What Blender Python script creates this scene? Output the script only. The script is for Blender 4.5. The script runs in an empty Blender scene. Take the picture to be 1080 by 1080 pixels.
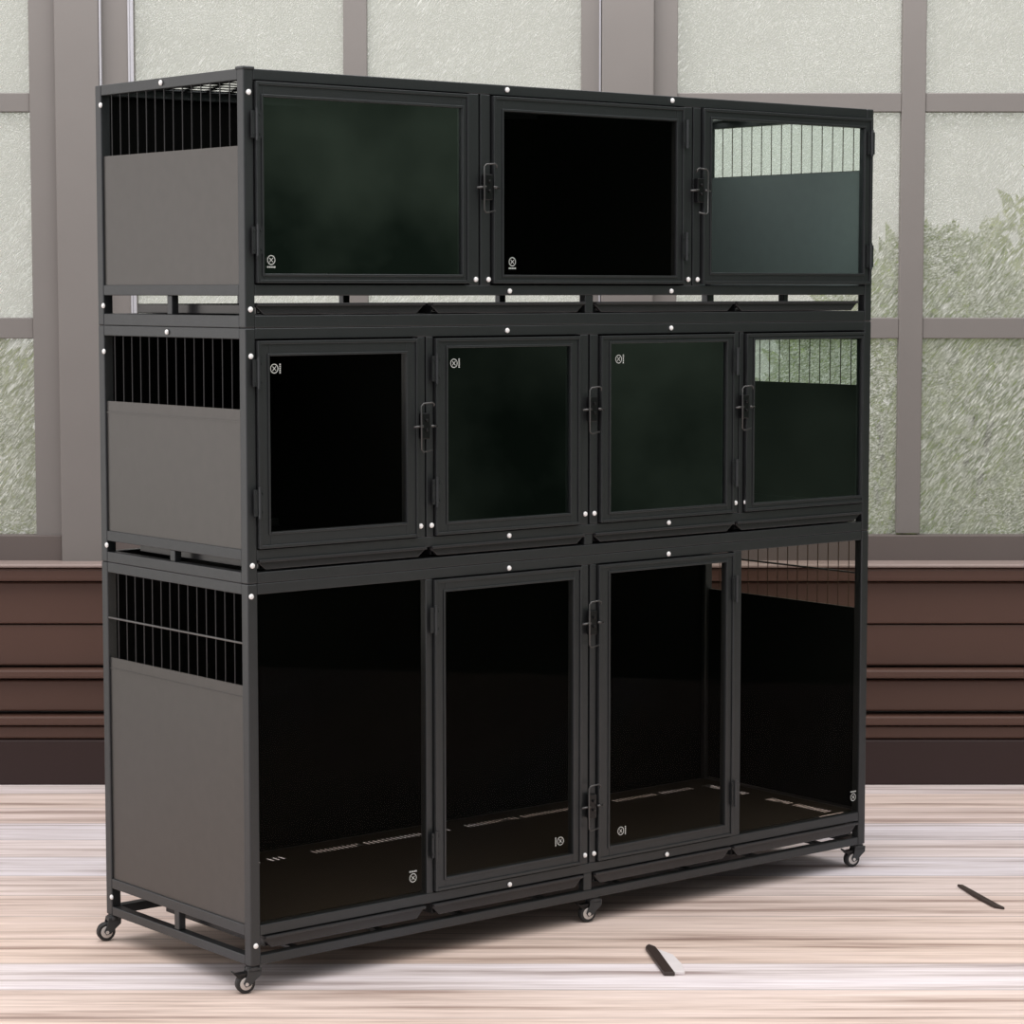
import bpy, bmesh, math, random
from mathutils import Vector, Matrix
random.seed(7)
sc = bpy.context.scene
C = sc.collection

# ---------------------------------------------------------------- camera
cd = bpy.data.cameras.new('camera')
cam = bpy.data.objects.new('camera', cd); C.objects.link(cam)
cam.location = (0, 0, 1.6843)
cam.rotation_euler = (math.radians(90 - 4.995), 0, 0)
cd.sensor_width = 36; cd.lens = 36 * 2672.68 / 1080
cd.clip_end = 200
sc.camera = cam

# ---------------------------------------------------------------- exposure
sc.view_settings.view_transform = 'Standard'
sc.view_settings.look = 'None'
sc.view_settings.exposure = 0.0
sc.view_settings.gamma = 1.0
sc.view_settings.use_curve_mapping = False

# ---------------------------------------------------------------- world
W_STRENGTH = 1.0
w = bpy.data.worlds.new('daylight'); sc.world = w; w.use_nodes = True
nt = w.node_tree; nt.nodes.clear()
def N(tree, t, **kw):
    n = tree.nodes.new(t)
    for k, v in kw.items(): setattr(n, k, v)
    return n
tc = N(nt, 'ShaderNodeTexCoord'); sep = N(nt, 'ShaderNodeSeparateXYZ')
nt.links.new(tc.outputs['Generated'], sep.inputs[0])
def wmap(out, a, b, sign=1):
    m = N(nt, 'ShaderNodeMapRange', interpolation_type='SMOOTHSTEP')
    m.inputs['From Min'].default_value = a; m.inputs['From Max'].default_value = b
    nt.links.new(out, m.inputs['Value']); return m.outputs[0]
def wmix(fac, a, b):
    m = N(nt, 'ShaderNodeMixRGB')
    nt.links.new(fac, m.inputs[0])
    for i, c in ((1, a), (2, b)):
        if isinstance(c, tuple): m.inputs[i].default_value = (*c, 1)
        else: nt.links.new(c, m.inputs[i])
    return m.outputs[0]
neg = N(nt, 'ShaderNodeMath', operation='MULTIPLY'); neg.inputs[1].default_value = -1
nt.links.new(sep.outputs[0], neg.inputs[0])
nz = N(nt, 'ShaderNodeTexNoise'); nz.inputs['Scale'].default_value = 9; nz.inputs['Detail'].default_value = 8
nt.links.new(tc.outputs['Generated'], nz.inputs['Vector'])
gr = N(nt, 'ShaderNodeValToRGB')
gr.color_ramp.elements[0].position = .38; gr.color_ramp.elements[0].color = (.03, .05, .035, 1)
gr.color_ramp.elements[1].position = .68; gr.color_ramp.elements[1].color = (.20, .27, .20, 1)
nt.links.new(nz.outputs[0], gr.inputs[0])
col = wmix(wmap(sep.outputs[0], .25, .7), (.40, .40, .42), gr.outputs[0])       # garden greenery to the right
col = wmix(wmap(neg.outputs[0], .45, .95), col, (1.65, 1.55, 1.48))             # bright side to the left
col = wmix(wmap(sep.outputs[2], .25, .8), col, (1.15, 1.12, 1.12))              # bright overhead
col = wmix(wmap(sep.outputs[1], .5, .85), col, (1.0, 1.0, .97))                 # hazy sky behind the windows
bg = N(nt, 'ShaderNodeBackground'); bg.inputs[1].default_value = W_STRENGTH
nt.links.new(col, bg.inputs[0])
wo = N(nt, 'ShaderNodeOutputWorld'); nt.links.new(bg.outputs[0], wo.inputs[0])

def area(name, loc, target, size, size_y, power, color=(1, 1, 1)):
    l = bpy.data.lights.new(name, 'AREA'); l.shape = 'RECTANGLE'
    l.size = size; l.size_y = size_y; l.energy = power; l.color = color
    o = bpy.data.objects.new(name, l); C.objects.link(o); o.location = loc
    o.rotation_euler = (Vector(target) - Vector(loc)).to_track_quat('-Z', 'Y').to_euler()
    return o
area('ceiling_light', (0.0, 4.6, 4.4), (0.0, 6.3, 0), 7.0, 4.5, 190, (1, .97, .95))
area('wall_top_fill', (0.0, 7.9, 4.0), (0.0, 8.5, 2.4), 5.0, .5, 75, (1, .97, .97))  # unseen light, added to brighten the wall towards its top

# ---------------------------------------------------------------- materials
def mat(name, base, rough=.5, metal=0, spec=.5, bump=None, var=None):
    m = bpy.data.materials.new(name); m.use_nodes = True
    t = m.node_tree; b = t.nodes['Principled BSDF']
    b.inputs['Base Color'].default_value = (*base, 1)
    b.inputs['Roughness'].default_value = rough
    b.inputs['Metallic'].default_value = metal
    b.inputs['Specular IOR Level'].default_value = spec
    co = N(t, 'ShaderNodeTexCoord')
    n = N(t, 'ShaderNodeTexNoise'); n.inputs['Scale'].default_value = var[0] if var else 30
    n.inputs['Detail'].default_value = 5
    t.links.new(co.outputs['Object'], n.inputs['Vector'])
    if var is None: var = (30, .08)
    mr = N(t, 'ShaderNodeMapRange'); mr.inputs['To Min'].default_value = 1 - var[1]; mr.inputs['To Max'].default_value = 1 + var[1]
    t.links.new(n.outputs[0], mr.inputs['Value'])
    mx = N(t, 'ShaderNodeVectorMath', operation='SCALE'); mx.inputs[0].default_value = base
    t.links.new(mr.outputs[0], mx.inputs['Scale']); t.links.new(mx.outputs[0], b.inputs['Base Color'])
    if bump:
        bn = N(t, 'ShaderNodeTexNoise'); bn.inputs['Scale'].default_value = bump[0]
        t.links.new(co.outputs['Object'], bn.inputs['Vector'])
        bb = N(t, 'ShaderNodeBump'); bb.inputs['Strength'].default_value = bump[1]; bb.inputs['Distance'].default_value = .002
        t.links.new(bn.outputs[0], bb.inputs['Height']); t.links.new(bb.outputs[0], b.inputs['Normal'])
    return m

M = {}
M['paint'] = mat('dark_grey_powder_coat', (.064, .068, .072), .40, .8, .5, (400, .15))
M['sheet'] = mat('dark_grey_sheet_metal', (.088, .085, .083), .36, .75, .5, (3, .1))
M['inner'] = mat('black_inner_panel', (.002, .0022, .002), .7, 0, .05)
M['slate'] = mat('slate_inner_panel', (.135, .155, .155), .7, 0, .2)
M['wire'] = mat('dark_wire', (.03, .03, .032), .35, .5)
M['rubwire'] = mat('bronze_wire', (.09, .06, .04), .4, .5)
M['tray'] = mat('dark_plastic_tray', (.028, .028, .030), .25, 0, .4)
M['grate'] = mat('dark_brown_grate', (.018, .013, .008), .55, 0, .3)
M['bolt'] = mat('white_bolt_cap', (.85, .85, .85), .35)
M['latch'] = mat('black_latch_metal', (.008, .008, .009), .3, .3)
M['lwire'] = mat('worn_latch_wire', (.10, .10, .10), .3, .7)
M['tyre'] = mat('black_rubber', (.012, .012, .013), .55)
M['hub'] = mat('grey_wheel_hub', (.55, .52, .50), .35, .3)
M['sticker'] = mat('pale_sticker_print', (.5, .52, .5), .5)
M['frame'] = mat('taupe_window_paint', (.190, .176, .167), .5, 0, .3, (60, .1), (4, .06))
M['frame_low'] = mat('shaded_taupe_window_paint', (.125, .105, .098), .5, 0, .3, (60, .1), (4, .06))  # frame paint darkened: shade towards the sill put into the colour
M['bead_highlight'] = mat('pale_bead_highlight', (.42, .42, .45), .4)
M['brown'] = mat('brown_wainscot_paint', (.088, .045, .033), .45, 0, .4, (60, .1), (2, .12))
M['plinth'] = mat('dark_brown_plinth_paint', (.032, .018, .017), .5, 0, .3, (60, .1), (2, .12))
M['silltop'] = mat('pale_sill_edge', (.30, .235, .215), .4)
M['wedge'] = mat('dark_walnut', (.035, .022, .018), .5)
M['pale'] = mat('pale_wood_face', (.75, .70, .70), .5)
M['leaf'] = mat('pale_green_leaf', (.50, .64, .20), .6, 0, .3, None, (6, .3))
M['leaf2'] = mat('silver_green_leaf', (.64, .70, .40), .6, 0, .3, None, (6, .3))
M['lawn'] = mat('lawn_green', (.22, .28, .12), .9, 0, .1, (40, .6), (10, .3))

def glass(name, refl, tint, rough=0.0):
    m = bpy.data.materials.new(name); m.use_nodes = True
    t = m.node_tree; t.nodes.clear()
    tr = N(t, 'ShaderNodeBsdfTransparent'); tr.inputs[0].default_value = (*tint, 1)
    gl = N(t, 'ShaderNodeBsdfGlossy'); gl.inputs['Roughness'].default_value = rough
    geo = N(t, 'ShaderNodeNewGeometry')
    lw = N(t, 'ShaderNodeLayerWeight'); lw.inputs[0].default_value = .5
    mr = N(t, 'ShaderNodeMapRange'); mr.inputs['To Min'].default_value = refl; mr.inputs['To Max'].default_value = min(1, refl * 5)
    pw = N(t, 'ShaderNodeMath', operation='POWER'); pw.inputs[1].default_value = 4
    t.links.new(lw.outputs['Facing'], pw.inputs[0]); t.links.new(pw.outputs[0], mr.inputs['Value'])
    inv = N(t, 'ShaderNodeMath', operation='SUBTRACT'); inv.inputs[0].default_value = 1
    t.links.new(geo.outputs['Backfacing'], inv.inputs[1])
    mu = N(t, 'ShaderNodeMath', operation='MULTIPLY')
    t.links.new(inv.outputs[0], mu.inputs[0]); t.links.new(mr.outputs[0], mu.inputs[1])
    mx = N(t, 'ShaderNodeMixShader'); t.links.new(mu.outputs[0], mx.inputs[0])
    t.links.new(tr.outputs[0], mx.inputs[1]); t.links.new(gl.outputs[0], mx.inputs[2])
    o = N(t, 'ShaderNodeOutputMaterial'); t.links.new(mx.outputs[0], o.inputs[0])
    return m
M['glass_green'] = glass('reflective_door_glass', .12, (.75, .82, .78))
M['glass_grey'] = glass('grey_reflective_door_glass', .19, (.70, .76, .72))
M['glass_mid'] = glass('door_glass', .08, (.80, .86, .82))
M['glass_dark'] = glass('plain_door_glass', .0035, (.90, .89, .86))
M['glass_clear'] = glass('clear_door_glass', .02, (.93, .98, .96))

def frosted():
    m = bpy.data.materials.new('textured_window_glass'); m.use_nodes = True
    t = m.node_tree; t.nodes.clear()
    co = N(t, 'ShaderNodeTexCoord')
    def streak(rot, sx, sz, det):
        mp = N(t, 'ShaderNodeMapping'); mp.inputs['Rotation'].default_value = (0, math.radians(rot), 0); mp.inputs['Scale'].default_value = (sx, 1, sz)
        # rotate first, then stretch
        m1 = N(t, 'ShaderNodeMapping'); m1.inputs['Rotation'].default_value = (0, math.radians(rot), 0)
        mp.inputs['Rotation'].default_value = (0, 0, 0)
        t.links.new(co.outputs['Object'], m1.inputs[0]); t.links.new(m1.outputs[0], mp.inputs[0])
        n = N(t, 'ShaderNodeTexNoise'); n.inputs['Scale'].default_value = 1; n.inputs['Detail'].default_value = det; n.inputs['Roughness'].default_value = .7
        n.inputs['Distortion'].default_value = .6
        t.links.new(mp.outputs[0], n.inputs['Vector']); return n.outputs[0]
    sA = streak(52, 34, 170, 8); sB = streak(28, 95, 200, 8)
    n3 = N(t, 'ShaderNodeTexNoise'); n3.inputs['Scale'].default_value = 2.6; n3.inputs['Detail'].default_value = 3
    t.links.new(co.outputs['Object'], n3.inputs['Vector'])
    ms = N(t, 'ShaderNodeMapRange'); ms.inputs['From Min'].default_value = .42; ms.inputs['From Max'].default_value = .58
    t.links.new(n3.outputs[0], ms.inputs['Value'])
    mm = N(t, 'ShaderNodeMixRGB'); t.links.new(ms.outputs[0], mm.inputs[0]); t.links.new(sA, mm.inputs[1]); t.links.new(sB, mm.inputs[2])
    mr = N(t, 'ShaderNodeMapRange'); mr.inputs['From Min'].default_value = .42; mr.inputs['From Max'].default_value = .64
    mr.inputs['To Min'].default_value = .25; mr.inputs['To Max'].default_value = 1.0
    t.links.new(mm.outputs[0], mr.inputs['Value'])
    cr = N(t, 'ShaderNodeMixRGB'); cr.inputs[1].default_value = (.55, .55, .52, 1); cr.inputs[2].default_value = (1, 1, 1, 1)
    mr2 = N(t, 'ShaderNodeMapRange'); mr2.inputs['From Min'].default_value = .46; mr2.inputs['From Max'].default_value = .66
    t.links.new(mm.outputs[0], mr2.inputs['Value']); t.links.new(mr2.outputs[0], cr.inputs[0])
    tl = N(t, 'ShaderNodeBsdfTranslucent'); t.links.new(cr.outputs[0], tl.inputs[0])
    df = N(t, 'ShaderNodeBsdfDiffuse'); t.links.new(cr.outputs[0], df.inputs[0])
    m0 = N(t, 'ShaderNodeMixShader'); m0.inputs[0].default_value = .25
    t.links.new(tl.outputs[0], m0.inputs[1]); t.links.new(df.outputs[0], m0.inputs[2])
    tr = N(t, 'ShaderNodeBsdfTransparent'); tr.inputs[0].default_value = (.95, .95, .93, 1)
    mx = N(t, 'ShaderNodeMixShader'); t.links.new(mr.outputs[0], mx.inputs[0])
    t.links.new(tr.outputs[0], mx.inputs[1]); t.links.new(m0.outputs[0], mx.inputs[2])
    o = N(t, 'ShaderNodeOutputMaterial'); t.links.new(mx.outputs[0], o.inputs[0])
    return m
M['pane'] = frosted()

def floor_mat():
    m = bpy.data.materials.new('whitewashed_plank_floor'); m.use_nodes = True
    t = m.node_tree; b = t.nodes['Principled BSDF']
    co = N(t, 'ShaderNodeTexCoord')
    def noise(sx, sy, det, off=0):
        mp = N(t, 'ShaderNodeMapping'); mp.inputs['Scale'].default_value = (sx, sy, 1); mp.inputs['Location'].default_value = (off, off, 0)
        t.links.new(co.outputs['Object'], mp.inputs[0])
        n = N(t, 'ShaderNodeTexNoise'); n.inputs['Scale'].default_value = 1; n.inputs['Detail'].default_value = det; n.inputs['Roughness'].default_value = .6
        t.links.new(mp.outputs[0], n.inputs['Vector']); return n.outputs[0]
    # plank index along y -> tone
    sp = N(t, 'ShaderNodeSeparateXYZ'); t.links.new(co.outputs['Object'], sp.inputs[0])
    dv = N(t, 'ShaderNodeMath', operation='DIVIDE'); dv.inputs[1].default_value = .24; t.links.new(sp.outputs[1], dv.inputs[0])
    fl = N(t, 'ShaderNodeMath', operation='FLOOR'); t.links.new(dv.outputs[0], fl.inputs[0])
    fr = N(t, 'ShaderNodeMath', operation='FRACT'); t.links.new(dv.outputs[0], fr.inputs[0])
    wn = N(t, 'ShaderNodeTexWhiteNoise', noise_dimensions='1D'); t.links.new(fl.outputs[0], wn.inputs['W'])
    r = N(t, 'ShaderNodeValToRGB'); e = r.color_ramp.elements
    e[0].position = 0; e[0].color = (.62, .55, .54, 1); e[1].position = 1; e[1].color = (.82, .76, .75, 1)
    x = e.new(.35); x.color = (.74, .62, .54, 1)
    x = e.new(.65); x.color = (.70, .68, .72, 1)
    t.links.new(wn.outputs[0], r.inputs[0])
    g = N(t, 'ShaderNodeValToRGB'); e = g.color_ramp.elements
    e[0].position = .34; e[0].color = (.50, .42, .39, 1); e[1].position = .62; e[1].color = (1.12, 1.1, 1.1, 1)
    x = e.new(.47); x.color = (.95, .91, .88, 1)
    t.links.new(noise(.7, 16, 7), g.inputs[0])
    g2 = N(t, 'ShaderNodeValToRGB'); e = g2.color_ramp.elements
    e[0].position = .3; e[0].color = (.82, .78, .78, 1); e[1].position = .6; e[1].color = (1.05, 1.04, 1.04, 1)
    t.links.new(noise(3, 70, 4, 3), g2.inputs[0])
    a = N(t, 'ShaderNodeMixRGB', blend_type='MULTIPLY'); a.inputs[0].default_value = 1
    t.links.new(r.outputs[0], a.inputs[1]); t.links.new(g.outputs[0], a.inputs[2])
    a2 = N(t, 'ShaderNodeMixRGB', blend_type='MULTIPLY'); a2.inputs[0].default_value = 1
    t.links.new(a.outputs[0], a2.inputs[1]); t.links.new(g2.outputs[0], a2.inputs[2])
    j = N(t, 'ShaderNodeMapRange'); j.inputs['From Min'].default_value = .0; j.inputs['From Max'].default_value = .05
    j.inputs['To Min'].default_value = .55; j.inputs['To Max'].default_value = 1
    t.links.new(fr.outputs[0], j.inputs['Value'])
    a3 = N(t, 'ShaderNodeVectorMath', operation='SCALE'); t.links.new(a2.outputs[0], a3.inputs[0]); t.links.new(j.outputs[0], a3.inputs['Scale'])
    t.links.new(a3.outputs[0], b.inputs['Base Color'])
    b.inputs['Roughness'].default_value = .5; b.inputs['Specular IOR Level'].default_value = .25
    return m
M['floor'] = floor_mat()

# ---------------------------------------------------------------- helpers
class MB:
    def __init__(s): s.bm = bmesh.new()
    def box(s, x0, x1, y0, y1, z0, z1, mi=0):
        v = [s.bm.verts.new((x, y, z)) for z in (z0, z1) for y in (y0, y1) for x in (x0, x1)]
        for f in ((0, 2, 3, 1), (4, 5, 7, 6), (0, 1, 5, 4), (2, 6, 7, 3), (0, 4, 6, 2), (1, 3, 7, 5)):
            s.bm.faces.new([v[i] for i in f]).material_index = mi
        return s
    def prism(s, poly, axis, a, b, mi=0):
        # poly: 2D points in the plane normal to axis ('x': (y,z); 'y': (x,z); 'z': (x,y))
        def P(q, t):
            return {'x': (t, q[0], q[1]), 'y': (q[0], t, q[1]), 'z': (q[0], q[1], t)}[axis]
        A = [s.bm.verts.new(P(q, a)) for q in poly]; B = [s.bm.verts.new(P(q, b)) for q in poly]
        fs = [s.bm.faces.new(A), s.bm.faces.new(B[::-1])]
        n = len(poly)
        for i in range(n): fs.append(s.bm.faces.new((A[i], B[i], B[(i + 1) % n], A[(i + 1) % n])))
        for f in fs: f.material_index = mi
        return s
    def tube(s, pts, r, seg=8):
        pts = [Vector(p) for p in pts]; rings = []
        for i, p in enumerate(pts):
            d = (pts[min(i + 1, len(pts) - 1)] - pts[max(i - 1, 0)]).normalized()
            a = d.orthogonal().normalized() if i == 0 else (a - a.dot(d) * d).normalized()
            b = d.cross(a)
            rings.append([s.bm.verts.new(p + r * (math.cos(t) * a + math.sin(t) * b)) for t in [2 * math.pi * k / seg for k in range(seg)]])
        for i in range(len(rings) - 1):
            for k in range(seg):
                s.bm.faces.new((rings[i][k], rings[i][(k + 1) % seg], rings[i + 1][(k + 1) % seg], rings[i + 1][k]))
        s.bm.faces.new(rings[0][::-1]); s.bm.faces.new(rings[-1])
        return s
    def cyl(s, c, r, axis, h, seg=24, mi=0):
        c = Vector(c); ax = {'x': Vector((1, 0, 0)), 'y': Vector((0, 1, 0)), 'z': Vector((0, 0, 1))}[axis]
        a = ax.orthogonal().normalized(); b = ax.cross(a)
        R = [[s.bm.verts.new(c + t * ax + r * (math.cos(q) * a + math.sin(q) * b)) for q in [2 * math.pi * k / seg for k in range(seg)]] for t in (-h / 2, h / 2)]
        fs = []
        for k in range(seg): fs.append(s.bm.faces.new((R[0][k], R[0][(k + 1) % seg], R[1][(k + 1) % seg], R[1][k])))
        fs += [s.bm.faces.new(R[0][::-1]), s.bm.faces.new(R[1])]
        for f in fs: f.material_index = mi
        return s
    def lathe(s, prof, seg=28):   # prof: (radius, x) around x axis
        R = [[s.bm.verts.new((x, r * math.cos(2 * math.pi * k / seg), r * math.sin(2 * math.pi * k / seg))) for k in range(seg)] for r, x in prof]
        for i in range(len(R) - 1):
            for k in range(seg): s.bm.faces.new((R[i][k], R[i][(k + 1) % seg], R[i + 1][(k + 1) % seg], R[i + 1][k]))
        s.bm.faces.new(R[0][::-1]); s.bm.faces.new(R[-1])
        return s
    def frame(s, x0, x1, z0, z1, y0, y1, wl, wr=None, wb=None, wt=None):
        wr = wl if wr is None else wr; wb = wl if wb is None else wb; wt = wl if wt is None else wt
        s.box(x0, x0 + wl, y0, y1, z0, z1); s.box(x1 - wr, x1, y0, y1, z0, z1)
        s.box(x0 + wl, x1 - wr, y0, y1, z0, z0 + wb); s.box(x0 + wl, x1 - wr, y0, y1, z1 - wt, z1)
        return s
    def build(s, name, m, parent=None, bevel=0, smooth=False):
        bmesh.ops.recalc_face_normals(s.bm, faces=s.bm.faces)
        me = bpy.data.meshes.new(name); s.bm.to_mesh(me); s.bm.free()
        for x in (m if isinstance(m, list) else [m]): me.materials.append(x)
        o = bpy.data.objects.new(name, me); C.objects.link(o)
        if parent: o.parent = parent
        if smooth:
            for p in me.polygons: p.use_smooth = True
        if bevel:
            b = o.modifiers.new('bevel', 'BEVEL'); b.width = bevel; b.segments = 2; b.limit_method = 'ANGLE'; b.angle_limit = math.radians(40)
        return o
def tag(o, label=None, cat=None, group=None, kind=None):
    for k, v in (('label', label), ('category', cat), ('group', group), ('kind', kind)):
        if v: o[k] = v
    return o
def part(proto, parent, loc, rot=None):
    o = proto.copy(); C.objects.link(o); o.parent = parent; o.location = loc
    if rot: o.rotation_euler = rot
    return o

# ================================================================ setting
tag(MB().box(-4.5, 4.5, 2.0, 8.66, -.04, 0).build('floor', M['floor']), kind='structure')

# back wall: everything measured on its real planes.  k scales a measurement taken on the plane y=8.55 to plane y
H = 1.6843
def X(x, y): return x * y / 8.55
def Z(z, y): return H + (z - H) * y / 8.55
YW = 8.60     # pier face
YS = 8.63     # sash face
YG = 8.665    # glass
# pier edges (x on 8.55): windows' openings
op = [(-3.12, -1.527), (-1.377, .30), (.474, 2.19)]
sill_z = Z(.756, YW); head_z = 3.05
wb = MB()
edges = [-4.5] + [X(v, YW) for o in op for v in o] + [4.5]
for i in range(0, len(edges), 2): wb.box(edges[i], edges[i + 1], YW, 8.80, sill_z, head_z)
wb.box(-4.5, 4.5, YW, 8.80, head_z, 3.5)
wb.box(-4.5, 4.5, YW + .03, 8.80, 0, sill_z)
tag(wb.build('wall_back', M['frame'], bevel=.004), kind='structure')

zr = [(.863, 1.523), (1.593, 2.279), (2.342, 2.98)]     # pane rows on 8.55 scale
wins = [  # outer x0,x1 and pane columns
    (op[0], [(-3.04, -2.39), (-2.31, -1.612)]),
    (op[1], [(-1.262, -.563), (-.484, .231)]),
    (op[2], [(.553, 1.303), (1.383, 2.12)])]
for i, (o, cols) in enumerate(wins):
    root = bpy.data.objects.new('window_%d' % (i + 1), None); C.objects.link(root); root['kind'] = 'structure'
    x0, x1 = X(o[0], YW) + .0005, X(o[1], YW) - .0005
    cx = [(X(a, YS), X(b, YS)) for a, b in cols]
    rz = [(Z(a, YS), Z(b, YS)) for a, b in zr]
    f = MB()
    f.box(x0, cx[0][0], YS, YS + .05, sill_z, head_z); f.box(cx[1][1], x1, YS, YS + .05, sill_z, head_z)
    f.box(cx[0][0], cx[1][1], YS, YS + .05, rz[2][1], head_z)
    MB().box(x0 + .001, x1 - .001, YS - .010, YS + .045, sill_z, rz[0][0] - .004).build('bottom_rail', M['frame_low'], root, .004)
    f.build('window_frame', M['frame'], root, .003)
    MB().box(cx[0][1], cx[1][0], YS + .004, YS + .048, rz[0][0], rz[2][1]).build('mullion', M['frame'], root, .003)
    for a, b in cx:
        for k in (0, 1):
            MB().box(a, b, YS + .008, YS + .046, rz[k][1], rz[k + 1][0]).build('glazing_bar', M['frame'], root, .003)
        for r0, r1 in rz:
            MB().box(a - .004, b + .004, YG - .002, YG + .004, r0 - .004, r1 + .004).build('pane', M['pane'], root)
    # pale beading along the stile, plus a painted highlight line on the pier edge
    bd = MB()
    if i > 0: bd.box(cx[0][0] - .018, cx[0][0] - .012, YS - .004, YS, sill_z, head_z) if i == 1 else None
    if i < 2: bd.box(cx[1][1] + .060, cx[1][1] + .066, YS - .006, YS, sill_z, head_z) if i == 1 else None
    if i == 1: bd.box(x0 + .001, x0 + .006, YW - .003, YW + .02, sill_z, head_z); bd.box(cx[0][0] - .011, cx[0][0], YS - .002, YS + .003, sill_z, head_z)
    if i == 1: bd.build('bead_highlight', M['bead_highlight'], root)
    else: bd.bm.free()
# thin bead on the piers' left edges
# sill and wainscot, each moulding its own board
def rail(name, z0, z1, y, m, bev=.004):
    z0, z1 = Z(z0, y), Z(z1, y)
    o = MB().box(-4.5, 4.5, y, 8.63, z0, z1).build(name, m, None, bev)
    return tag(o, kind='structure')
rail('trim_1', .747, .759, 8.500, M['silltop'], .005)     # sill nose
rail('trim_2', .700, .7465, 8.515, M['brown'], .01)
rail('trim_3', .556, .698, 8.560, M['brown'], .006)
rail('trim_4', .412, .553, 8.572, M['brown'], .006)
rail('trim_5', .367, .398, 8.530, M['brown'], .008)
rail('trim_6', .255, .362, 8.572, M['brown'], .006)
rail('trim_7', .205, .238, 8.540, M['brown'], .007)
rail('trim_8', .160, .203, 8.560, M['brown'], .006)
b = tag(MB().box(-4.5, 4.5, 8.55, 8.63, 0, Z(.156, 8.55)).build('baseboard_back', M['plinth'], None, .006), kind='structure')

# garden beyond the windows
tag(MB().box(-12, 12, 8.9, 30, -.5, -.45).build('ground', M['lawn']), kind='structure')
def shrub(x, y, rx, h, m, label, n, blade):
    mb = MB(); rnd = random.Random(int(x * 97 + y * 13))
    for k in range(n):
        a = rnd.uniform(0, 2 * math.pi); q = rnd.random() ** .4
        t = rnd.random()
        prof = math.sin(math.pi * min(1, .12 + .88 * t)) ** .6
        p = Vector((math.cos(a) * rx * q * prof, math.sin(a) * .5 * q * prof, h * t))
        L = rnd.uniform(.5, 1) * blade; wd = L * .16
        up = Vector((rnd.uniform(-.8, .8), rnd.uniform(-.5, .5), rnd.uniform(.1, 1))).normalized()
        s = up.cross(Vector((rnd.uniform(-.4, .4), 1, 0))).normalized() * wd
        v = [mb.bm.verts.new(p - s * .2), mb.bm.verts.new(p + up * L * .5 - s), mb.bm.verts.new(p + up * L), mb.bm.verts.new(p + up * L * .5 + s)]
        mb.bm.faces.new(v)
    root = bpy.data.objects.new('garden_shrub', None); C.objects.link(root); root.location = (x, y, -.45)
    me = bpy.data.meshes.new('foliage'); mb.bm.to_mesh(me); mb.bm.free(); me.materials.append(m)
    f = bpy.data.objects.new('foliage', me); C.objects.link(f); f.parent = root
    st = MB()
    for k in range(6):
        a = k * 1.05
        st.tube([(0, 0, 0), (math.cos(a) * rx * .25, math.sin(a) * .12, h * .35), (math.cos(a) * rx * .5, math.sin(a) * .22, h * .7)], .012, 6)
    st.build('stem', M['wedge'], root)
    return tag(root, label, 'shrub', 'shrubs outside the windows')
shrub(1.7, 10.4, .9, 2.3, M['leaf'], 'tall green shrub seen through the right-hand window, beside the cage', 5200, .17)
shrub(3.1, 12.4, 1.25, 2.95, M['leaf2'], 'silvery green shrub at the far right edge behind the right-hand window', 4200, .18)
shrub(-2.35, 10.6, .8, 1.95, M['leaf2'], 'pale green shrub seen through the left-hand window', 3800, .16)

# leftover furniture leg ends, built as small pieces on the floor
def wedge(name, pts, h, strip, label):
    # pts: floor outline of the pale body; strip: outline of the dark face
    mb = MB(); mb.prism(strip, 'z', 0.0005, h, 0)
    if pts: mb.prism(pts, 'z', 0.0005, h * .9, 1)
    return tag(mb.build(name, [M['wedge'], M['pale']], None, .002), label, 'leg end')
wedge('leg_end_wedge', [(.372, 6.355), (.408, 6.30), (.425, 6.21), (.427, 6.135), (.3985, 6.135)], .010,
      [(.345, 6.385), (.352, 6.40), (.368, 6.375), (.402, 6.125), (.375, 6.125), (.342, 6.37)],
      'dark leftover leg end with a pale side lying on the floor in front of the cage')
wedge('leg_end_sliver', None, .008, [(1.262, 7.065), (1.278, 7.06), (1.335, 6.83), (1.345, 6.795), (1.318, 6.815), (1.285, 6.94)],
      'thin dark leftover leg end on the floor at the right of the cage')

# ================================================================ the cage
ORG = (-.6253, 5.9562); ROT = math.radians(90 - 50.64)
CW, CD = 2.147, .679
P = .028                                 # tube width
BOLT = MB(); BOLT.lathe([(.0062, .0), (.0068, .0015), (.0058, .004), (.003, .0055)], 16)
bolt0 = None; stick0 = None; hinge0 = None

def tier(name, label, base, top):
    r = bpy.data.objects.new(name, None); C.objects.link(r)
    r.location = (*ORG, base); r.rotation_euler = (0, 0, ROT)
    return tag(r, label, 'pet cage')

def bolts(root, base, front=(), side=(), right=()):
    global bolt0
    for u, z in front:
        if bolt0 is None:
            bolt0 = BOLT.build('bolt_cap', M['bolt'], root, 0, True); bolt0['label'] = 'round white bolt cap'
            o = bolt0; o.location = (u, -.0002, z - base)
        else: o = part(bolt0, root, (u, -.0002, z - base))
        o.rotation_euler = (0, 0, -math.pi / 2)
    for v, z in side: part(bolt0, root, (-.0002, v, z - base), (0, 0, math.pi))
    for v, z in right: part(bolt0, root, (CW + .0002, v, z - base), (0, 0, 0))

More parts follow.
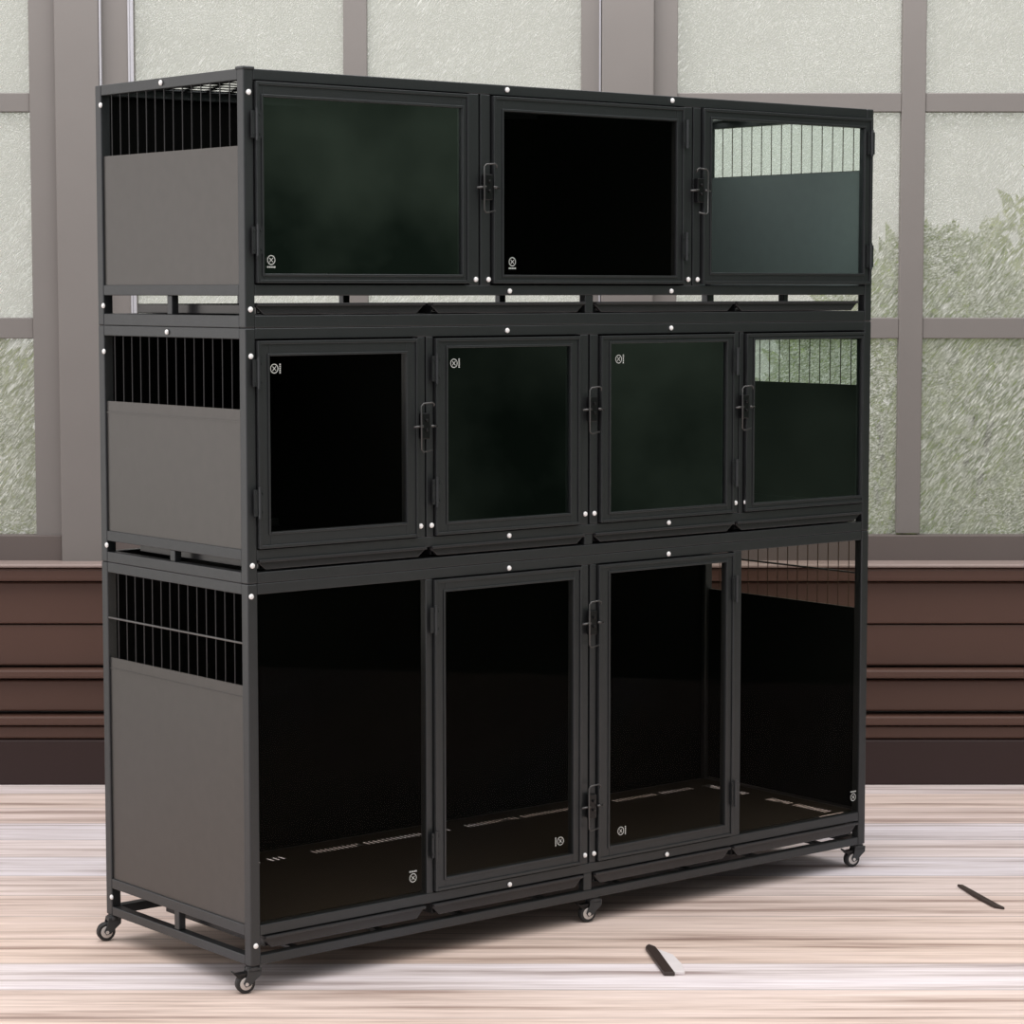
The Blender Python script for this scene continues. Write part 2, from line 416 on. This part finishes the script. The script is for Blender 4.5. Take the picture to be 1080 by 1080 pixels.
def sticker(parent, u, z, base, rot=0, y=-.001):
    global stick0
    if stick0 is None:
        mb = MB(); n = 24
        for r0, r1 in ((.0095, .0115),):
            A = [mb.bm.verts.new((r0 * math.cos(2 * math.pi * k / n), 0, r0 * math.sin(2 * math.pi * k / n))) for k in range(n)]
            B = [mb.bm.verts.new((r1 * math.cos(2 * math.pi * k / n), 0, r1 * math.sin(2 * math.pi * k / n))) for k in range(n)]
            for k in range(n): mb.bm.faces.new((A[k], B[k], B[(k + 1) % n], A[(k + 1) % n]))
        for s in (-1, 1):
            q = [(-.006, -.0045 * s), (-.0045, -.0055 * s), (.006, .0045 * s), (.0045, .0055 * s)]
            mb.bm.faces.new([mb.bm.verts.new((x, -.0001 * s, z_)) for x, z_ in q])
        for k in range(5):
            x = -.0115 + k * .0049
            mb.bm.faces.new([mb.bm.verts.new((a, 0, b_)) for a, b_ in ((x, -.0185), (x + .0034, -.0185), (x + .0034, -.0145), (x, -.0145))])
        me = bpy.data.meshes.new('logo_print'); mb.bm.to_mesh(me); mb.bm.free(); me.materials.append(M['sticker'])
        stick0 = bpy.data.objects.new('logo_print', me); C.objects.link(stick0); stick0.parent = parent
        stick0['label'] = 'small pale round logo printed on the glass'
        o = stick0
    else:
        o = stick0.copy(); C.objects.link(o); o.parent = parent
    o.location = (u, y, z - base); o.rotation_euler = (0, rot, 0)
    return o

def hinge(parent, u, z, base, h=.075):
    mb = MB()
    mb.tube([(0, -.010, -h / 2), (0, -.010, h / 2)], .0045, 10)
    mb.box(-.013, -.002, -.008, -.002, -h / 2 + .006, h / 2 - .006)
    mb.box(.002, .013, -.008, -.002, -h / 2 + .006, h / 2 - .006)
    for zz in (-.022, .022):
        for xx in (-.009, .009): mb.cyl((xx, -.009, zz), .0022, 'y', .003, 8)
    o = mb.build('hinge', M['paint'], parent, 0); o.location = (u, -.004, z - base); return o

def latch(parent, u, z, base, side=-1):
    mb = MB()
    mb.box(-.012, .012, -.016, -.001, -.035, .030)
    mb.cyl((0, -.018, .012), .004, 'y', .006, 10); mb.cyl((0, -.018, -.012), .004, 'y', .006, 10)
    o = mb.build('latch', M['latch'], parent, .002); o.location = (u, -.002, z - base)
    lw = MB()
    s = side
    lw.tube([(-.020 * s, -.019, .045), (-.020 * s, -.022, .052), (-.014 * s, -.022, .056), (.014 * s, -.022, .054), (.020 * s, -.022, .048),
             (.020 * s, -.022, -.060), (.014 * s, -.022, -.066), (-.014 * s, -.022, -.062)], .0022, 8)
    lw.tube([(-.036, -.012, -.004), (-.012, -.020, -.002)], .003, 8)
    lw.tube([(.012, -.020, -.002), (.036, -.012, -.004)], .003, 8)
    k = lw.build('latch_handle', M['lwire'], parent, 0, True); k.location = (u, -.002, z - base)

def door(root, base, x0, x1, z0, z1, g, gm, hinge_side, latch_z=None, logo=None, lab=None, hz=(.12, .12)):
    """door frame standing just proud of the tier's face; g = glass opening"""
    mb = MB()
    mb.frame(x0, x1, z0 - base, z1 - base, -.004, .016, g[0] - x0, x1 - g[1], g[2] - z0, z1 - g[3])
    # raised outer flange like the mitred tube profile
    t = .008
    mb.frame(x0, x1, z0 - base, z1 - base, -.008, -.004, t)
    mb.frame(g[0] - .006, g[1] + .006, g[2] - .006 - base, g[3] + .006 - base, -.007, -.004, .006)
    d = mb.build('door', M['paint'], root, .0012)
    if lab: d['label'] = lab
    MB().box(g[0], g[1], .002, .006, g[2] - base, g[3] - base).build('glass', gm, d)
    if hinge_side:
        hx = x0 - .002 if hinge_side == 'l' else min(x1 + .002, CW - .020)
        hinge(d, hx, z1 - hz[0], base); hinge(d, hx, z0 + hz[1], base)
    if logo: sticker(d, logo[0], logo[1], base, logo[2])
    return d

def tray(root, base, x0, x1, zt, t=.024, lab=None, depth=.56):
    mb = MB(); z1 = zt - base; z0 = z1 - t
    # pan
    mb.box(x0 + .012, x1 - .012, .02, depth, z0 + .001, z0 + .004)
    mb.box(x0 + .012, x0 + .016, .02, depth, z0, z1 - .001); mb.box(x1 - .016, x1 - .012, .02, depth, z0, z1 - .001)
    mb.box(x0 + .016, x1 - .016, depth - .004, depth, z0, z1 - .001)
    # folded front lip with tapering ends
    mb.prism([(x0, z1), (x1, z1), (x1, z1 - .005), (x1 - .022, z0), (x0 + .022, z0), (x0, z1 - .005)], 'y', .003, .012)
    mb.prism([(x0, z1 + .003), (x1, z1 + .003), (x1, z1 - .004), (x0, z1 - .004)], 'y', -.006, .020)
    o = mb.build('tray', M['tray'], root, .0025)
    if lab: o['label'] = lab
    return o

def side_wall(root, base, top, xa, xb, zs, zo0, zo1, wire=None, inner=False, panel_mat='sheet', sgn=1):
    """end wall between x=xa..xb (thin); zs = bottom of sheet; opening zo0..zo1 with vertical bars"""
    xm = (xa + xb) / 2
    o = MB().box(xa, xb, P, CD - P, zs - base, zo0 - base)
    li = xb + .0015 if sgn > 0 else xa - .0035
    if zs > 1.6 and sgn < 0: pass
    else: MB().box(li, li + .002, P + .002, CD - P, zs + .016 - base, zo0 - .001 - base).build('inner_sheet', M['inner'], root)  # added dark sheet, blackens the shaded inner face of the panel
    # folded top edge and shallow step line below the opening
    if base < 1.5: o.box(min(xa, xb) - .002, max(xa, xb) + .002, P, CD - P, zo0 - .030 - base, zo0 - .027 - base)
    o.build('side_panel', M[panel_mat], root, 0)
    n = 15
    mb = MB()
    for k in range(1, n):
        v = P + (CD - 2 * P) * k / n
        mb.tube([(xm, v, zo0 - base - .004), (xm, v, zo1 - base + .004)], .0016, 6)
    mb.build('barred_opening', M['rubwire'] if inner else M['wire'], root)
    if wire: MB().tube([(xm - .004 * sgn, P, wire - base), (xm - .004 * sgn, CD - P, wire - base)], .0028, 8).build('cross_wire', M['lwire'], root)

def slotted(mb, x0, x1, y0, y1, z0, z1, rows):
    """plate with rows of slots along x; rows: (ya, yb, [(xa, xb), ...]) sorted by y"""
    y = y0
    for ya, yb, segs in rows:
        mb.box(x0, x1, y, ya, z0, z1)
        x = x0
        for xa, xb in segs:
            if xa > x: mb.box(x, xa, ya, yb, z0, z1)
            n = max(1, int((xb - xa) / .0145)); st = (xb - xa) / n
            for k in range(n): mb.box(xa + k * st, xa + k * st + st * .45, ya, yb, z0, z1)
            x = xb
        if x < x1: mb.box(x, x1, ya, yb, z0, z1)
        y = yb
    mb.box(x0, x1, y, y1, z0, z1)

def carcass(root, base, top, zfb, zgb, posts, back_stiles, roof=False):
    """frame of square tube: zfb = top of the body's bottom rail, zgb = top of bottom rail"""
    B = base; rb = .026
    # corner posts
    for x in (0, CW - P):
        for y in (0, CD - P): MB().box(x, x + P, y, y + P, 0, top - B).build('corner_post', M['paint'], root, .003)
    # rails: top, body bottom, base
    for z1 in (top, zfb, zgb):
        zz0 = z1 - rb - B; zz1 = z1 - B
        if z1 == zgb: zz0 = 0.0
        MB().box(P, CW - P, .001, P - .001, zz0, zz1).build('front_rail', M['paint'], root, .002)
        zt = zz1 - .011 if (z1 == zfb and base < .5) else zz0      # slim floor lip at the back and ends of the bottom tier
        MB().box(P, CW - P, CD - P + .001, CD - .001, zt, zz1).build('back_rail', M['paint'], root, .002)
        for x in (0, CW - P): MB().box(x + .001, x + P - .001, P, CD - P, zt if x else zz0, zz1).build('side_rail', M['paint'], root, .002)
    for x0, x1 in posts:
        MB().box(x0, x1, .001, .024, zfb - B, top - rb - B).build('upright', M['paint'], root, .002)
    # short stiles in the tray gap
    gz0, gz1 = zgb - B, zfb - rb - B
    MB().box(1.058, 1.086, .003, .025, gz0, gz1).build('gap_stile', M['paint'], root, .002)
    for x in (.004, CW - .024): MB().box(x, x + .02, .33, .352, gz0, gz1).build('gap_stile', M['paint'], root, .002)
    for x in back_stiles: MB().box(x, x + .022, CD - .025, CD - .003, gz0, gz1).build('gap_stile', M['paint'], root, .002)
    # runners under the trays
    for x in (.14, .40, .66, .93, 1.20, 1.46, 1.72, 1.98):
        MB().box(x, x + .02, P, CD - P, gz0 - .012, gz0 - .003).build('tray_runner', M['paint'], root, .001)

# ---------------- top tier: three wide compartments
B1, T1 = 1.5965, 2.200
t1 = tier('pet_cage', 'top black metal pet cage tier with three wide glass doors, resting on the middle tier', B1, T1)
carcass(t1, B1, T1, 1.698, 1.626, [(.672, .702), (.707, .739), (1.408, 1.436), (1.440, 1.468)], (.42, .75, 1.30, 1.62))
side_wall(t1, B1, T1, .006, .010, 1.672, 2.022, 2.174)
side_wall(t1, B1, T1, CW - .010, CW - .006, 1.672, 2.028, 2.174, inner=True, sgn=-1)
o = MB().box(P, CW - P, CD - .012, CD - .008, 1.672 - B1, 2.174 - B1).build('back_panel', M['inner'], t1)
mb = MB(); zr0, zr1 = T1 - .0075 - B1, T1 - .0060 - B1
def perforated(mb, x0, x1):
    y = P
    for r_ in range(9):
        ya = P + .012 + r_ * .068; yb = ya + .048
        mb.box(x0, x1, y, ya, zr0, zr1)
        n = int((x1 - x0) / .062); st = (x1 - x0) / n; off = .5 * st if r_ % 2 else 0
        xs = x0
        for k in range(n - (1 if r_ % 2 else 0)):
            xa = x0 + off + k * st + .006; mb.box(xs, xa, ya, yb, zr0, zr1); xs = xa + st - .012
        mb.box(xs, x1, ya, yb, zr0, zr1)
        y = yb
    mb.box(x0, x1, y, CD - P, zr0, zr1)
perforated(mb, P, .62); mb.box(.62, 1.47, P, CD - P, zr0, zr1); perforated(mb, 1.47, CW - P)
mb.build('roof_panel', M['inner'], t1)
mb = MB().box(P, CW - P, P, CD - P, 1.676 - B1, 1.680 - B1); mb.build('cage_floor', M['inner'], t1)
for x in (.704, 1.437): MB().box(x, x + .003, .03, CD - .014, 1.682 - B1, T1 - .012 - B1).build('divider', M['inner'], t1)
# slate lining of the right-hand compartment
mb = MB().box(CW - .015, CW - .0115, .032, CD - .018, 1.683 - B1, 2.026 - B1)
mb.box(1.446, CW - .018, CD - .0165, CD - .0135, 1.683 - B1, T1 - .02 - B1)
mb.build('inner_sheet', M['slate'], t1)['label'] = 'slate grey inner lining'
zA, zB = 1.702, 2.171
door(t1, B1, .031, .667, zA, zB, (.052, .645, 1.724, 2.136), M['glass_grey'], 'l', logo=(.074, 1.756, 0), hz=(.10, .10))
door(t1, B1, .744, 1.403, zA, zB, (.778, 1.374, 1.724, 2.134), M['glass_dark'], 'r', logo=(.809, 1.757, 0), hz=(.07, .10))
door(t1, B1, 1.472, 2.138, zA, zB + .002, (1.504, 2.106, 1.733, 2.145), M['glass_clear'], 'r', hz=(.07, .08))
latch(t1, .720, 1.945, B1); latch(t1, 1.452, 1.955, B1, 1)
for i, (a, b_) in enumerate(((.032, .528), (.552, 1.052), (1.092, 1.596), (1.606, 2.088))):
    tray(t1, B1, a, b_, 1.652, .024)
bolts(t1, B1, [(.014, 2.145), (.014, 1.640), (.792, 2.188), (1.360, 2.188), (.690, 1.712), (.731, 1.712), (1.422, 1.714), (1.456, 1.714), (.800, 1.683), (1.360, 1.683)],
      [(.360, 2.188), (.648, 2.150), (.648, 1.646)], [(.012, 2.15), (.012, 1.655)])

MB().box(-.003, P + .003, -.003, P + .003, T1 - .003 - B1, T1 + .005 - B1).build('post_cap', M['paint'], t1, .003)
# ---------------- middle tier: four compartments
B2, T2 = .9915, 1.5960
t2 = tier('pet_cage', 'middle black metal pet cage tier with four square glass doors, between the other two tiers', B2, T2)
carcass(t2, B2, T2, 1.072, 1.018, [(.508, .530), (.534, .556), (1.040, 1.068), (1.074, 1.102), (1.601, 1.617), (1.620, 1.636)], (.42, .75, 1.30, 1.62))
side_wall(t2, B2, T2, .006, .010, 1.046, 1.404, 1.566)
side_wall(t2, B2, T2, CW - .010, CW - .006, 1.046, 1.412, 1.545, inner=True, sgn=-1)
MB().box(P, CW - P, CD - .012, CD - .008, 1.046 - B2, 1.57 - B2).build('back_panel', M['inner'], t2)
MB().box(P, CW - P, P, CD - P, 1.050 - B2, 1.054 - B2).build('cage_floor', M['inner'], t2)
MB().box(P, CW - P, P, CD - P, T2 - .010 - B2, T2 - .006 - B2).build('roof_panel', M['inner'], t2)
MB().box(CW - .0055, CW - .003, P, CD - P, 1.543 - B2, 1.572 - B2).build('side_panel', M['paint'], t2)
for x in (.531, 1.0695, 1.617): MB().box(x, x + .003, .03, CD - .014, 1.056 - B2, T2 - .012 - B2).build('divider', M['inner'], t2)
zA, zB = 1.074, 1.566
door(t2, B2, .030, .505, zA, zB, (.064, .468, 1.112, 1.530), M['glass_dark'], 'l', logo=(.080, 1.500, -math.pi / 2), hz=(.075, .11))
door(t2, B2, .559, 1.036, zA, zB, (.598, 1.002, 1.106, 1.541), M['glass_mid'], 'l', logo=(.620, 1.503, -math.pi / 2), hz=(.075, .11))
door(t2, B2, 1.107, 1.597, zA, zB, (1.142, 1.566, 1.100, 1.545), M['glass_green'], 'r', logo=(1.172, 1.504, -math.pi / 2), hz=(.075, .11))
door(t2, B2, 1.640, 2.116, zA, zB, (1.673, 2.104, 1.096, 1.548), M['glass_mid'], None)
latch(t2, .520, 1.352, B2); latch(t2, 1.072, 1.378, B2); latch(t2, 1.628, 1.368, B2)
for i, (a, b_) in enumerate(((.032, .531), (.548, 1.053), (1.091, 1.600), (1.612, 2.112))):
    tray(t2, B2, a, b_, 1.045, .022)
bolts(t2, B2, [(.014, 1.530), (.013, 1.035), (.792, 1.583), (1.360, 1.584), (.514, 1.100), (.548, 1.100), (1.056, 1.100), (1.088, 1.100), (1.606, 1.100), (1.644, 1.100), (.798, 1.059), (1.355, 1.060)],
      [(.345, 1.583), (.648, 1.530), (.648, 1.035)], [(.012, 1.565), (.012, 1.035)])

# ---------------- bottom tier: two tall compartments
B3, T3 = .0690, .9910
t3 = tier('pet_cage', 'tall bottom black metal pet cage tier on castors with two tall glass doors', B3, T3)
carcass(t3, B3, T3, .166, .092, [(.531, .552), (1.046, 1.070), (1.076, 1.098), (1.603, 1.634)], (.42, .80, 1.32, 1.70))
side_wall(t3, B3, T3, .006, .010, .140, .745, .966, wire=.848)
side_wall(t3, B3, T3, CW - .010, CW - .006, .158, .763, .966, wire=.864, inner=True, sgn=-1)
MB().box(P, CW - P, CD - .012, CD - .008, .166 - B3, .966 - B3).build('back_panel', M['inner'], t3)
mb = MB()
FZ0, FZ1 = .1665 - B3, .1685 - B3
segs = [(.06, .10), (.20, .40), (.425, .478), (.570, .732), (.745, .947), (.965, 1.04), (1.10, 1.29), (1.305, 1.50), (1.515, 1.64), (1.66, 1.83), (1.85, 1.98)]
slotted(mb, P, 2.005, P, CD - P, FZ0, FZ1, [(.548, .585, segs)])
# lengthwise row at the right-hand wall
y = P
for ya, yb in ((.05, .19), (.205, .30), (.39, .47), (.485, .57)):
    mb.box(2.005, 2.119, y, ya, FZ0, FZ1)
    n = int((yb - ya) / .013); st = (yb - ya) / n
    mb.box(2.005, 2.030, ya, yb, FZ0, FZ1); mb.box(2.068, 2.119, ya, yb, FZ0, FZ1)
    for k in range(n): mb.box(2.030, 2.068, ya + k * st, ya + k * st + st * .35, FZ0 + .0002, FZ1 - .0002)
    y = yb
mb.box(2.005, 2.119, y, CD - P, FZ0, FZ1)
mb.build('cage_floor', M['grate'], t3)
MB().box(P, CW - P, P, CD - P, T3 - .010 - B3, T3 - .006 - B3).build('roof_panel', M['inner'], t3)
def fixed(x0, x1, z0, z1, lg):
    o = MB().box(x0, x1, .006, .010, z0 - B3, z1 - B3).build('fixed_window', M['glass_dark'], t3)
    o['label'] = 'fixed glass front beside the door'
    if lg: sticker(o, lg[0], lg[1], B3, lg[2], .005)
fixed(P, .531, .166, .965, (.491, .212, math.pi))
fixed(1.634, CW - P, .166, .965, (2.100, .212, math.pi))
door(t3, B3, .554, 1.043, .169, .962, (.588, 1.013, .201, .930), M['glass_dark'], 'l', logo=(.973, .240, math.pi / 2), hz=(.10, .12))
door(t3, B3, 1.101, 1.601, .169, .962, (1.142, 1.570, .203, .938), M['glass_dark'], 'r', logo=(1.186, .238, -math.pi / 2), hz=(.10, .12))
latch(t3, 1.0725, .815, B3); latch(t3, 1.0725, .325, B3)
for i, (a, b_) in enumerate(((.040, .524), (.550, 1.050), (1.094, 1.596), (1.608, 2.112))):
    tray(t3, B3, a, b_, .134, .028, depth=.47)
bolts(t3, B3, [(.013, .118), (.798, .975), (1.355, .975), (.800, .150), (1.355, .150), (1.058, .190), (1.090, .190), (.009, .962)],
      [(.648, .118)], [(.012, .97), (.012, .118)])

# castors
def castor(u, v, brake, yaw, hidden=False):
    c = bpy.data.objects.new('castor', None); C.objects.link(c); c.parent = t3
    c.location = (u, v, -B3 + 0); c.rotation_euler = (0, 0, yaw)
    mb = MB()
    mb.cyl((0, 0, .0665), .013, 'z', .005, 20)
    mb.cyl((0, 0, .060), .017, 'z', .010, 24)
    for s in (-1, 1):
        mb.prism([(-.016, .062), (.018, .062), (.017, .045), (.004, .034), (-.010, .020), (-.022, .017), (-.028, .026), (-.020, .044)], 'x', s * .0135 - .0018, s * .0135 + .0018)
    mb.box(-.0153, .0153, -.016, .016, .052, .058)
    mb.build('fork', M['paint'], c, .0012)
    wl = MB().lathe([(.014, -.010), (.0215, -.010), (.0240, -.006), (.0240, .006), (.0215, .010), (.014, .010)], 32)
    wo_ = wl.build('wheel', M['tyre'], c, 0, False); wo_.location = (0, -.020, .0245)
    hb = MB().lathe([(.004, -.0112), (.0135, -.0108), (.0155, -.0100), (.0155, .0100), (.0135, .0108), (.004, .0112)], 24)
    # hub and axle are pieces of the wheel
    h = hb.build('hub', M['hub'], c); h.location = (0, -.020, .0245)
    ax = MB().cyl((0, -.020, .0245), .0045, 'x', .033, 12).build('axle', M['hub'], c)
    if brake:
        b = MB(); b.prism([(-.014, .052), (-.042, .050), (-.052, .056), (-.052, .052), (-.040, .040), (-.020, .034), (-.012, .040)], 'x', -.010, .010)
        b.build('brake_lever', M['latch'], c, .001)
    return c
YAW = math.radians(-105)      # all wheels swivelled the same way
for u in (.018, 1.108, CW - .010):
    castor(u, .020, True, YAW)
for u in (.012, 1.108, CW - .016):
    castor(u, CD - .014, False, YAW)
